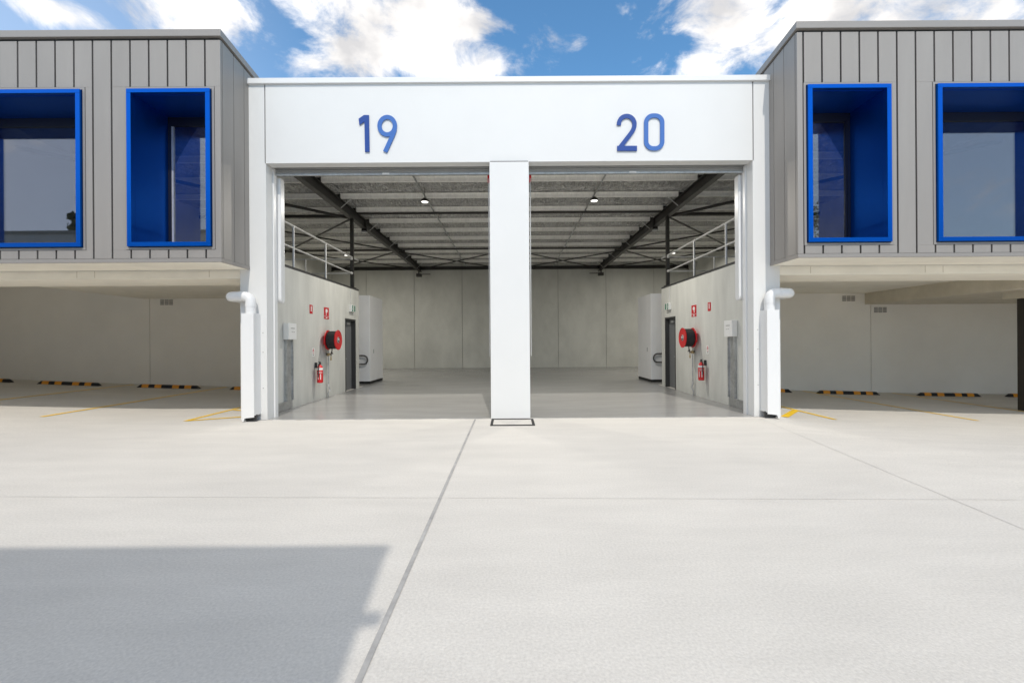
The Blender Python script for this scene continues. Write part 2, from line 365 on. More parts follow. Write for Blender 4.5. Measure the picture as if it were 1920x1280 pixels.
# roller shutters rolled up behind the header
for s in (-1, 1):
    t = thing('roller_shutter', 'grey slatted roller shutter rolled up above '+NUM[s], 'roller shutter', (s*2.5, 9.25, 4.9), 'rolled up shutters over the two bays')
    b = MB(s)
    x0, x1 = .39, 4.75
    prof = []
    for k in range(9):
        z = 4.92+k*.045; prof += [(9.235, z), (9.222, z+.012), (9.222, z+.033), (9.235, z+.042)]
    poly = prof+[(9.25, 5.32), (9.25, 4.92)]
    b.prism(poly, 'x', x0, x1); b.build('curtain', M['curtain'], t)
    MB(s).box(x0, x1, 9.215, 9.26, 4.885, 4.92).build('bottom_rail', M['galv'], t)
    b = MB(s); b.lathe((x0, 9.5, 5.52), (1, 0, 0), [(0, .2), (x1-x0, .2)]); b.build('drum', M['curtain'], t, smooth=True)
    b = MB(); b.box(s*2.5-.07, s*2.5+.07, 9.205, 9.214, 4.892, 4.925); b.build('sticker', M['whitesign'], t)

# numbers
def nz_(ox, oy, zx, zy, sc_=11.63):                # point on a number traced from the wall, in metres on the wall
    u = ox+zx/sc_; v = oy+zy/sc_; du = u-960; dv = v-640
    return ((du-.0065*dv+3)*(PF-.02)/853.3, 1.5-(dv+.0065*du)*(PF-.02)/853.3)
def arc(cx, cy, rx, ry, a0, a1, n=24):
    return [(cx+rx*math.cos(R(a0+(a1-a0)*i/n)), cy+ry*math.sin(R(a0+(a1-a0)*i/n))) for i in range(n+1)]
t19 = thing('number_sign', 'blue raised numerals one and nine on the left half of the white header', 'number sign', (-2.6, PF, 5.2), 'bay number signs')
t20 = thing('number_sign', 'blue raised numerals two and zero on the right half of the white header', 'number sign', (2.5, PF, 5.2), 'bay number signs')
A0, A1 = PF-.026, PF-.006
P = lambda l: [nz_(660, 190, *q) for q in l]
Q = lambda l: [nz_(1140, 190, *q) for q in l]
MB().prism(P([(262, 305), (370, 305), (383, 1105), (285, 1105), (272, 447), (162, 522), (145, 385)]), 'y', A0, A1).build('digit', M['bluenum'], t19)
b = MB(); b.ribbon(P(arc(768, 538, 168, 190, 0, 345, 34)[:-1]+arc(768, 538, 168, 190, 345, 352, 1)), .083, 'y', A0, A1, True)
b.ribbon(P([(936, 545), (930, 620), (908, 690), (868, 785), (800, 935), (722, 1105)]), .083, 'y', A0-.001, A1-.001); b.build('digit', M['bluenum2'], t19)
b = MB(); b.ribbon(Q([(238, 525)]+arc(408, 500, 170, 175, 185, 360, 22)+[(572, 560), (545, 630), (500, 700), (252, 1022)]), .083, 'y', A0, A1)
b.prism(Q([(200, 975), (632, 975), (632, 1083), (200, 1083)]), 'y', A0-.001, A1-.001); b.build('digit', M['bluenum'], t20)
c0 = arc(985, 465, 175, 150, 180, 270, 8)[:-1]+arc(1030, 465, 153, 150, 270, 360, 8)+arc(1030, 875, 153, 155, 0, 90, 8)+arc(985, 875, 153, 155, 90, 180, 8)
c0 = arc(985, 465, 153, 150, 180, 270, 8)+arc(1030, 465, 153, 150, 270, 360, 8)+arc(1030, 875, 153, 155, 0, 90, 8)+arc(985, 875, 153, 155, 90, 180, 8)
MB().ribbon(Q(c0), .083, 'y', A0, A1, True).build('digit', M['bluenum2'], t20)

# ------------------------------------------------------------------ grey clad boxes with blue windows
FY = 8.03
GYG = 8.87
def clad_box(s, phase, ztop, zbot):
    t = thing('clad_upper_storey', ('grey metal clad upper storey box projecting beside %s with deep blue windows' % NUM[s]), 'building', (s*5.09, FY, zbot), 'projecting clad upper storeys')
    X0, X1 = 5.09, 18.0
    wins = [(5.25, 6.715), (7.53, 10.93), (11.8, 13.2), (14.0, 17.4)]
    wz0, wz1 = 3.21, 5.975
    slope = -0.11
    # dark backing wall around the openings
    b = MB(s)
    e = [X0+.03]+[v for w_ in wins for v in (w_[0]+.02, w_[1]-.02)]+[X1]
    for i in range(0, len(e)-1, 2): b.box(e[i], e[i+1], FY+.03, FY+.16, zbot+.02, ztop-.05)
    for (a, c) in wins:
        b.box(a+.02, c-.02, FY+.03, FY+.16, wz1-.02, ztop-.05); b.box(a+.02, c-.02, FY+.03, FY+.16, zbot+.02, wz0+.02)
    b.prism([(FY+.16, zbot+.02), (PF-.001, zbot+.02), (PF-.001, 6.2), (14, 6.2), (14, ztop-.05+slope*(14-FY)), (FY+.16, ztop-.07)], 'x', X0+.035, X0+.16)
    b.build('wall_backing', M['dark'], t)
    # panels with open joints
    b = MB(s); j = [X0]+[phase+.3305*k for k in range(60) if phase+.3305*k < X1]+[X1]; hg = .0155
    zt = ztop-.172  # extra gap under the capping bares dark backing as its shadow line
    for i in range(len(j)-1):
        a, c = j[i]+(hg if i else 0), j[i+1]-hg
        hit = [w_ for w_ in wins if a < w_[1]+.055 and c > w_[0]-.055]
        if not hit: b.box(a, c, FY, FY+.03, zbot+.07, zt)
        else:
            w_ = hit[0]
            b.box(a, c, FY, FY+.03, wz1+.055, zt); b.box(a, c, FY, FY+.03, zbot+.07, wz0-.055)
            if a < w_[0]-.07: b.box(a, w_[0]-.058, FY, FY+.03, wz0-.055, wz1+.055)
            if c > w_[1]+.07: b.box(w_[1]+.058, c, FY, FY+.03, wz0-.055, wz1+.055)
    b.build('front_cladding', M['clad'], t, bevel=0.003)
    b = MB(s); y = FY+.0
    ks = 0
    yy = [FY+.002, FY+.06]+[FY+.06+.33*k for k in range(1, 19)]
    for i in range(len(yy)-1):
        a, c = yy[i]+(.006 if i else 0.031), yy[i+1]-.006
        zz = lambda q: ztop-.16+slope*(q-FY)
        z0 = zbot+.07 if c < PF+.1 else zbot+.07
        if a > PF+.0: z0 = 6.0
        if c > a: b.hexa([(X0, a, z0), (X0, a, zz(a)), (X0, c, z0), (X0, c, zz(c)), (X0+.03, a, z0), (X0+.03, a, zz(a)), (X0+.03, c, z0), (X0+.03, c, zz(c))])
    b.build('side_cladding', M['clad'], t)
    # flashings round the windows
    b = MB(s)
    for (a, c) in wins:
        b.box(a-.052, a-.012, FY-.006, FY+.028, wz0-.05, wz1+.05); b.box(c+.012, c+.052, FY-.006, FY+.028, wz0-.05, wz1+.05)
        b.box(a-.012, c+.012, FY-.006, FY+.028, wz1+.012, wz1+.05); b.box(a-.012, c+.012, FY-.006, FY+.028, wz0-.05, wz0-.012)
    b.build('window_flashing', M['cladcap'], t)
    # capping and bottom trim
    b = MB(s); b.hexa([(X0-.03, FY-.035, ztop-.12), (X0-.03, FY-.035, ztop), (X0-.03, 14, ztop-.12+slope*6), (X0-.03, 14, ztop+slope*6), (X1, FY-.035, ztop-.12), (X1, FY-.035, ztop), (X1, 14, ztop-.12+slope*6), (X1, 14, ztop+slope*6)])
    b.build('roof_capping', M['cladcap'], t, bevel=0.004)
    b = MB(s); b.box(X0-.006, X1, FY-.008, FY+.03, zbot, zbot+.065); b.box(X0-.006, X0+.03, FY+.03, PF-.002, zbot, zbot+.065); b.build('bottom_trim', M['cladcap'], t)
    MB(s).box(X0+.031, X1, FY+.031, PF+.0, zbot+.004, zbot+.018).build('soffit', M['cream'], t)
    for k, (a, c) in enumerate(wins):
        win = MB(s); fr = .078                       # blue picture frame with deep reveal
        y0 = FY-.05
        win.box(a, a+fr, y0, FY+.04, wz0+fr*.95, wz1-fr*.9); win.box(c-fr, c, y0, FY+.04, wz0+fr*.95, wz1-fr*.9)
        win.box(a, c, y0, FY+.04, wz1-fr*.9, wz1); win.box(a, c, y0, FY+.04, wz0, wz0+fr*.95)
        wo = win.build('window', M['blue'], t, bevel=0.003)
        r = MB(s)
        r.box(a+fr-.03, a+fr, FY+.04, GYG+.05, wz0+fr*.95, wz1-fr); r.box(c-fr, c-fr+.03, FY+.04, GYG+.05, wz0+fr*.95, wz1-fr)
        r.box(a+fr-.03, c-fr+.03, FY+.04, GYG+.05, wz1-fr, wz1-fr+.03); r.box(a+fr-.03, c-fr+.03, FY+.04, GYG+.05, wz0+fr*.95-.035, wz0+fr*.95-.003)
        r.build('reveal', M['blue'], wo)
        q = MB(s); xa, xc, za, zc = a+fr+.002, c-fr-.002, wz0+fr*.95, wz1-fr-.002
        q.box(xa, xa+.06, GYG-.02, GYG+.04, za, zc); q.box(xc-.06, xc, GYG-.02, GYG+.04, za, zc); q.box(xa+.06, xc-.06, GYG-.02, GYG+.04, zc-.17, zc); q.box(xa+.06, xc-.06, GYG-.02, GYG+.04, za, za+.04)
        q.build('frame', M['black'], wo)
        if k == 0:
            q = MB(s); xx = xc-.10 if s < 0 else xa+.062
            q.box(xc-.098, xc-.062, GYG-.012, GYG+.03, za+.042, zc-.172); q.build('jamb_light_tone', M['galvpale'] if s < 0 else M['black'], wo)  # pale on the left window to paint the sun falling on its jamb
        MB(s).box(xa+.06, xc-.06, GYG+.004, GYG+.012, za+.04, zc-.17).build('pane', M['glass'], wo)
    return t
clad_box(-1, 5.36, 7.02, 2.935)
clad_box(1, 5.20, 7.09, 2.945)

# ------------------------------------------------------------------ undercroft: beams, slab, wall
def under(s):
    t = thing('car_park_canopy', 'cream concrete beam and slab soffit over the car bays beside '+NUM[s], 'canopy', (s*5.3, PF, 2.77), 'concrete soffits over the car parks')
    b = MB(s); b.box(5.285, 18, PF+.04, 10.0, 2.77, 3.14)
    b.build('edge_beam', M['cream'], t, bevel=0.01)
    for x in (5.9, 8.15, 8.5, 11.2, 13.6, 13.9): MB(s).box(x, x+.012, PF+.037, PF+.039, 2.80, 2.93).build('formwork_seam', M['beige'], t)
    b = MB(s)
    if s > 0:
        b.box(5.285, 12.0, 10.0, 15.4, 3.05, 3.19); b.build('slab', M['cream'], t)
        MB(s).box(12.0, 18, 10.0, 15.4, 2.67, 3.19).build('deep_beam', M['beige'], t)
        MB(s).box(12.55, 18, 10.9, 11.6, 2.49, 2.668).build('cross_beam', M['beige'], t)
    else:
        b.box(5.285, 12.4, 10.0, 15.4, 3.02, 3.19); b.build('slab', M['cream'], t)
        MB(s).box(12.4, 18, 10.0, 15.4, 3.5, 3.6).build('raised_slab', M['cream'], t)
    # wall
    wl = thing('car_park_wall', 'plain beige painted rear wall of the car bays beside '+NUM[s], 'wall', (s*9, 15.4, 0), 'car park rear walls')
    xs_ = [5.285, 12.2, 19.0]
    for i in range(2):
        MB(s).box(xs_[i]+.008, xs_[i+1]-.008, 15.4, 15.55, -.8, 3.18 if i == 0 else 3.7).build('wall_panel', M['carwall'], wl)
    MB(s).box(5.285, 19, 15.44, 15.6, -.8, 3.17).build('joint_backing', M['dark'], wl)
    vents = [(11.62, 2.9)] if s < 0 else [(11.45, 2.88), (12.52, 2.49)]
    for (x, z) in vents:
        v = thing('wall_vent', 'small three-part grey vent on the car park wall '+('left of the white portal' if s < 0 else ('tucked under the right soffit' if x < 12 else 'just under the deep beam')), 'vent', (s*x, 15.39, z), 'air vents on the car park walls')
        for k in (-1, 0, 1):
            q = MB(); 
            for r_ in range(4): q.box(s*x+k*.15-.06, s*x+k*.15+.06, 15.385, 15.399, z-.09+r_*.047, z-.09+r_*.047+.035)
            q.build('grille', M['vent'], v)
    # end wall so the bays stay enclosed
    MB(s).box(18.0, 18.2, 8.2, 15.6, -.8, 7.0).build('end_wall', M['carwall'], label='plain end wall closing the car bays beside '+NUM[s], category='wall')
for s in (-1, 1): under(s)
MB().box(12.75, 13.15, 11.0, 11.45, -.6, 2.488).build('steel_post', M['brown'], label='dark brown post carrying the beam at the right edge of the car park', category='post')

# wheel stops
ws = thing('wheel_stop', '', 'wheel stop', (0, 14.55, 0), 'rubber wheel stops at the heads of the car bays')
b = MB(); Lh = .985
prof = [(-.075, 0), (-.055, .085), (-.03, .1), (.03, .1), (.055, .085), (.075, 0)]
xs_ = [-Lh, -Lh+.1, Lh-.1, Lh]; rings = []
for i, x in enumerate(xs_):
    k = .12 if i in (0, 3) else 1
    rings.append([b.v((x, p[0], max(.0, p[1]*k))) for p in prof])
for i in range(3):
    for k in range(6): b.bm.faces.new((rings[i][k], rings[i][(k+1) % 6], rings[i+1][(k+1) % 6], rings[i+1][k]))
b.bm.faces.new(rings[0]); b.bm.faces.new(rings[3])
o = b.build('body', M['rubber']); o.parent = ws
for c in (-.72, -.31, .25, .64):
    b = MB(); e = .004
    P2 = [(p[0]*1.05, p[1]+(e if p[1] > 0 else .003)) for p in prof]
    b.prism(P2, 'x', c-.105, c+.105); o = b.build('reflective_strip', M['amber']); o.parent = ws
stops = [(-7.98, 'first wheel stop left of number 19, half hidden by the white pipe cover'), (-10.92, 'whole black and amber wheel stop between the long yellow line and the left wall joint'),
         (-14.1, 'whole black and amber wheel stop under the big left window, second from the left edge'), (-16.93, 'black and amber wheel stop cut off by the left edge'),
         (7.98, 'first wheel stop right of number 20, half hidden by the white pipe cover'), (10.78, 'whole black and amber wheel stop just right of the white pipe cover, right car park'),
         (14.0, 'whole black and amber wheel stop under the big right window, nearest the dark post'), (16.83, 'black and amber wheel stop behind the dark post at the right edge')]
for i, (x, lb) in enumerate(stops):
    o = ws if i == 0 else copy_tree(ws, (0, 0, 0))
    o.location = (x, 14.55, gz(x, 14.5)+.004); o['label'] = lb
    o.rotation_euler = (0, -math.atan2(gz(x+.9, 14.5)-gz(x-.9, 14.5), 1.8), 0)

# ------------------------------------------------------------------ inside: side walls, back wall
BY = 26.1
bw = thing('back_wall', 'grey precast concrete rear wall with vertical panel joints inside the warehouse', 'wall', (0, BY, 0))
for k in range(8):
    x0 = -11+k*2.75
    MB().box(max(x0, -10.3)+.012, min(x0+2.75, 10.3)-.012, BY, BY+.15, -.05, 6.0).build('wall_panel', M['precast2'], bw, bevel=0.006)
MB().box(-10.3, 10.3, BY+.03, BY+.2, -.05, 6.0).build('joint_sealant', M['joint'], bw)
for s in (-1, 1):
    t = thing('party_wall', 'concrete wall on the far side of the raised floor above '+NUM[s], 'wall', (s*10.3, 15, 0))
    b = MB(s); b.box(10.2, 10.35, 8.95, 15.7, 3.2, 6.0); b.box(10.2, 10.35, 15.7, BY, -.05, 6.0); b.build('panel', M['precast2'], t)
    b = MB(s); b.box(5.29, 10.2, 15.56, 15.7, -.05, 3.1); b.build('cross_wall', M['precast2'], t)
    # concrete side wall with door opening
    t = thing('side_wall', 'pale board-marked concrete wall inside '+NUM[s]+' carrying the hose reel', 'wall', (s*5.03, 12, 0), 'concrete side walls of the two units')
    b = MB(s); b.box(5.03, 5.28, PF+.26, 13.85, -.05, 3.2); b.box(5.03, 5.28, 13.85, 14.78, 2.24, 3.2); b.box(5.03, 5.28, 14.78, 15.12, -.05, 3.2)
    b.build('wall', M['precast'], t)
    b = MB(s); b.box(5.03, 5.28, PF+.26, 15.12, 3.203, 3.26); b.build('edge_angle', M['frame_dark'], t)
    # door
    d = MB(s); d.box(5.15, 5.195, 13.9, 14.73, .01, 2.19); d = d.build('door', M['doorgrey'], t)
    b = MB(s); b.box(5.02, 5.21, 13.852, 13.9, 0, 2.238); b.box(5.02, 5.21, 14.73, 14.778, 0, 2.238); b.box(5.02, 5.21, 13.9, 14.73, 2.19, 2.238); b.build('door_frame', M['frame_dark'], d)
    b = MB(s); b.box(5.09, 5.149, 14.2, 14.45, 2.06, 2.13); b.build('door_closer', M['galv'], d)
    b = MB(s); b.tube([(5.149, 14.02, 1.0), (5.10, 14.02, 1.0), (5.10, 14.15, 1.0)], .011, 8); b.build('handle', M['galv'], d)
    # raised floor
    t = thing('mezzanine_floor', 'dark raised floor above the side wall of '+NUM[s], 'mezzanine', (s*7.5, 12, 3.1))
    MB(s).box(5.285, 10.2, 9.15, 15.12, 3.195, 3.25).build('deck', M['precast2'], t)
    # guard rail
    t = thing('guard_rail', 'galvanised tubular guard rail along the raised floor of '+NUM[s], 'guard rail', (s*5.12, 12, 3.26), 'guard rails on the raised floors')
    X = 5.10
    b = MB(s); b.tube([(X, 9.2, 4.25), (X, 15.3, 4.25)], .025); b.tube([(X, 9.2, 3.73), (X, 14.7, 3.73)], .022); b.build('rail', M['galvpale'], t, smooth=True)
    for y in (9.3, 10.73, 12.6):
        b = MB(s); b.tube([(X, y, 3.22), (X, y, 4.25)], .027); b.tube([(X, y, 3.255), (X, y, 3.27)], .05); b.build('post', M['galvpale'], t, smooth=True)
    b = MB(s); b.tube([(X, 14.7, 4.19), (10.2, 14.7, 4.19)], .022); b.tube([(X, 14.7, 3.73), (10.2, 14.7, 3.73)], .022); b.build('return_rail', M['galvpale'], t, smooth=True)
    for x in (6.6, 8.4):
        b = MB(s); b.tube([(x, 14.7, 3.25), (x, 14.7, 4.19)], .024); b.build('post', M['galvpale'], t, smooth=True)
    for z in (4.19, 3.73):
        b = MB(s); b.lathe((X, 14.66, z), (0, -1, 0), [(0, .045), (.05, .045), (.07, .03)], 14); b.build('fitting', M['galvpale'], t, smooth=True)
    # column
    b = MB(s); b.box(5.07, 5.17, 14.72, 14.82, 3.265, 5.5); b.box(5.02, 5.22, 14.67, 14.87, 3.261, 3.28)
    b.build('steel_column', M['steel'], label='black square steel column standing on the side wall of '+NUM[s], category='column', group='steel columns under the rafters')

# ------------------------------------------------------------------ roof structure
foil = MB(); nx, ny = 240, 260
PY = [9.42+1.39*k for k in range(12)]
fx = [-10.2+20.4*i/nx for i in range(nx+1)]; fy = [9.12+17.0*j/ny for j in range(ny+1)]
def fz(x, y):
    ph = ((y-9.42)/1.39) % 1.0
    sag = -.075*math.sin(math.pi*ph)**0.8
    return 5.975+sag+.045*noise.noise(Vector((x*1.6, y*3.2, 0)))+.028*noise.noise(Vector((x*5.1+3, y*7, 4)))+.012*noise.noise(Vector((x*11+y*6, y*9, 9)))
vs = [[foil.v((x, y, fz(x, y))) for y in fy] for x in fx]
for i in range(nx):
    for j in range(ny): foil.bm.faces.new((vs[i][j], vs[i][j+1], vs[i+1][j+1], vs[i+1][j]))
roof = thing('warehouse_roof', 'roof underside lined with crinkled silver foil insulation over the open warehouse', 'roof', (0, 17, 6))
foil.build('foil_lining', M['foil'], roof, smooth=True)
b = MB(); b.box(-10.3, 10.3, 9.12, BY+.2, 6.08, 6.16); b.build('roof_sheeting', M['roofsheet'], roof)
b = MB(); b.box(-18, -10.35, 8.25, 15.6, 6.0, 6.1); b.box(10.35, 18, 8.25, 15.6, 6.0, 6.1); b.build('upper_ceiling', M['foil'], roof)
b = MB(); b.box(-10.3, -5.26, 8.2, 9.12, 6.0, 6.1); b.box(5.26, 10.3, 8.2, 9.12, 6.0, 6.1); b.build('front_ceiling', M['foil'], roof)
for k, y in enumerate(PY[1:]):
    b = MB()
    b.box(-10.2, 10.2, y, y+.004, 5.8, 5.945); b.box(-10.2, 10.2, y+.004, y+.065, 5.8, 5.806); b.box(-10.2, 10.2, y-.06, y, 5.924, 5.93); b.box(-10.2, 10.2, y+.061, y+.065, 5.806, 5.82)
    ordn = ['nearest', 'second', 'third', 'fourth', 'fifth', 'sixth', 'seventh', 'eighth', 'ninth', 'tenth', 'rearmost'][k]
    b.build('purlin', M['purlin'], label='galvanised roof purlin crossing both bays, %s from the front' % ordn, category='purlin', group='roof purlins under the foil')
RX = 5.12
for s in (-1, 1):
    t = thing('rafter', 'black steel I-beam rafter running back above the side wall of '+NUM[s], 'beam', (s*RX, 17, 5.5), 'steel rafters')
    b = MB(s); b.box(RX-.083, RX+.083, 9.15, BY, 5.5, 5.513); b.box(RX-.083, RX+.083, 9.15, BY, 5.785, 5.798); b.box(RX-.005, RX+.005, 9.15, BY, 5.513, 5.785)
    b.build('beam', M['steel'], t)
    b = MB(s); b.box(RX-.09, RX+.09, 16.0, 16.02, 5.40, 5.799); b.box(RX-.09, RX+.09, 16.03, 16.05, 5.40, 5.799); b.build('splice_plate', M['steel'], t)
    b = MB(s); b.box(RX-.08, RX+.08, 15.93, 16.12, 5.36, 5.40); b.build('splice_bolts', M['galv'], t)
    for y in (PY[1], PY[3], PY[5], PY[7], PY[9], PY[11]-.0):
        if y > BY: continue
        b = MB(s); yy = y+.03
        b.hexa([(RX-.07, yy-.02, 5.505), (RX-.07, yy-.02, 5.53), (RX-.07, yy+.004, 5.505), (RX-.07, yy+.004, 5.53), (RX-.40, yy-.02, 5.79), (RX-.40, yy-.02, 5.815), (RX-.40, yy+.004, 5.79), (RX-.40, yy+.004, 5.815)])
        b.build('fly_brace', M['galvpale'], t)
    for y in PY[1:]:
        b = MB(s); b.box(RX-.075, RX-.065, y-.07, y-.005, 5.8, 5.945) ; b.box(RX-.075, RX+.075, y-.012, y-.004, 5.8, 5.92); b.build('purlin_cleat', M['steel'], t)
    # floodlight at the rear end
    t = thing('floodlight', 'small black floodlight at the rear end of the rafter of '+NUM[s], 'floodlight', (s*RX, 25.6, 5.3), 'floodlights at the rafter ends')
    b = MB(s); b.box(RX-.17, RX+.13, 25.45, 25.65, 5.16, 5.33); b.build('housing', M['steel'], t, bevel=.01)
    b = MB(s); b.box(RX-.03, RX+.03, 25.55, 25.6, 5.33, 5.5); b.box(RX-.65, RX-.17, 25.55, 25.6, 5.28, 5.32); b.build('bracket', M['steel'], t)
    # bridging line at mid span
    b = MB(s); b.box(2.48, 2.515, PY[0], BY, 5.79, 5.80); b.box(2.48, 2.483, PY[0], BY, 5.79, 5.82)
    for y in PY[1:]: b.box(2.45, 2.55, y+.07, y+.1, 5.78, 5.79)
    b.build('purlin_bridging', M['galv'], label='thin galvanised bridging strip tying the purlins over '+NUM[s], category='bridging', group='bridging strips')
    # struts
    for (y, r_, w_) in ((15.0, .055, 'front'), (20.6, .045, 'middle')):
        b = MB(s); b.tube([(RX+.09, y, 5.66), (10.2, y, 5.66)], r_); b.build('roof_strut', M['steel'], smooth=True, label='black tubular roof strut, the %s one, from the rafter of %s outward' % (w_, NUM[s]), category='strut', group='roof struts')
    X = RX
    br = [((X, 15.0), (10.2, 9.4), 'front'), ((X, 15.0), (10.2, 20.6), 'second'), ((10.2, 15.0), (X, 20.6), 'third'), ((X, 20.6), (10.2, 26), 'fourth'), ((10.2, 20.6), (X, 26), 'rear')]
    for (p, q, w_) in br:
        rr = .045 if w_ == 'front' else .032
        b = MB(s); dz = {'front': 0, 'second': 0, 'third': .07, 'fourth': 0, 'rear': .07}[w_]
        b.tube([(p[0]+(.09 if p[0] == X else 0), p[1], 5.58+dz), (q[0]+(.09 if q[0] == X else 0), q[1], 5.58+dz)], rr)
        b.build('roof_brace', M['steel'], smooth=True, label='black diagonal roof brace over the raised floor of %s, %s of five' % (NUM[s], w_), category='brace', group='diagonal roof braces')
    for (p, q, w_) in (((X-.09, 20.7), (0.05, 26), 'running from the rafter to mid wall'), ((0.05, 20.7), (X-.09, 26), 'running from mid span to the rafter end')):
        b = MB(s); b.tube([(*p, 5.60 if 'from the rafter' in w_ else 5.67), (*q, 5.60 if 'from the rafter' in w_ else 5.67)], .03); b.build('roof_brace', M['steel'], smooth=True, label='thin rear cross brace over %s, %s' % (NUM[s], w_), category='brace', group='diagonal roof braces')
MB().tube([(-RX+.09, 20.6, 5.7), (RX-.09, 20.6, 5.7)], .04).build('roof_strut', M['steel'], smooth=True, label='black roof strut spanning between the two rafters two thirds of the way back', category='strut', group='roof struts')
MB().tube([(-RX+.09, 15.02, 5.745), (RX-.09, 15.02, 5.745)], .035).build('roof_strut', M['steel'], smooth=True, label='black roof strut spanning between the two rafters nearer the front', category='strut', group='roof struts')
MB().box(-10.2, 10.2, BY-.1, BY-.003, 5.62, 5.80).build('eaves_angle', M['steel'], label='black steel edge beam along the top of the rear wall', category='beam')

# high bay lamps
for s in (-1, 1):
    for (lx, ly, en, lb) in ((2.42, 13.0, 125, 'round white lit ceiling lamp hanging over the middle of '), (7.5, 20.9, 150, 'distant round ceiling lamp seen past the guard rail in ')):
        t = thing('high_bay_lamp', lb+NUM[s], 'ceiling lamp', (s*lx, ly, 5.5), 'round ceiling lamps')
        b = MB(s); b.lathe((lx, ly, 5.50), (0, 0, 1), [(0, .108), (.03, .115), (.06, .10), (.1, .05)]); b.build('housing', M['steel'], t, smooth=True)
        b = MB(s); b.lathe((lx, ly, 5.485), (0, 0, 1), [(0, .085), (.014, .1)]); b.build('lens', M['lamp'], t)
        b = MB(s); b.tube([(lx, ly, 5.6), (lx, ly, 5.93)], .006, 6); b.build('cord', M['steel'], t)
        ld = bpy.data.lights.new('high_bay_light', 'AREA'); ld.shape = 'DISK'; ld.size = .17; ld.energy = en; ld.color = (1, .96, .88)
        lo = bpy.data.objects.new('high_bay_light', ld); col.objects.link(lo); lo.location = (s*lx, ly, 5.475)

# ------------------------------------------------------------------ toilet pods
for s in (-1, 1):
    t = thing('sanitary_pod', 'white panelled room with black skirting behind the concrete wall of '+NUM[s], 'room pod', (s*6, 17.2, 0), 'white pods inside the units')
    MB(s).box(5.05, 7.6, 16.35, 18.0, .1, 3.19).build('wall', M['pod'], t, bevel=.008)
    MB(s).box(5.06, 7.6, 16.36, 17.99, 0.005, .1).build('skirting', M['rubber'], t)
    b = MB(s); pts = [(5.95, 16.28, 1.03), (5.42, 16.28, 1.03)]+[(5.42+.155*math.cos(R(a)), 16.28, .875+.155*math.sin(R(a))) for a in range(105, 256, 15)]+[(5.42, 16.28, .72), (5.85, 16.28, .72)]
    pts = [(5.95, 16.28, 1.03)]+[(5.27-.155*math.sin(R(a)), 16.28, .875+.155*math.cos(R(a))) for a in range(0, 181, 18)]+[(5.95, 16.28, .72)]
    b.tube(pts, .026, 10); b.build('grab_rail', M['frame_dark'], t, smooth=True)
    b = MB(s); b.lathe((5.5, 16.35, .93), (0, -1, 0), [(0, .03), (.03, .025)], 12); b.build('lock_knob', M['frame_dark'], t)
    b = MB(s); b.box(5.04, 5.049, 16.75, 16.82, 1.1, 1.25); b.build('latch', M['galv'], t)

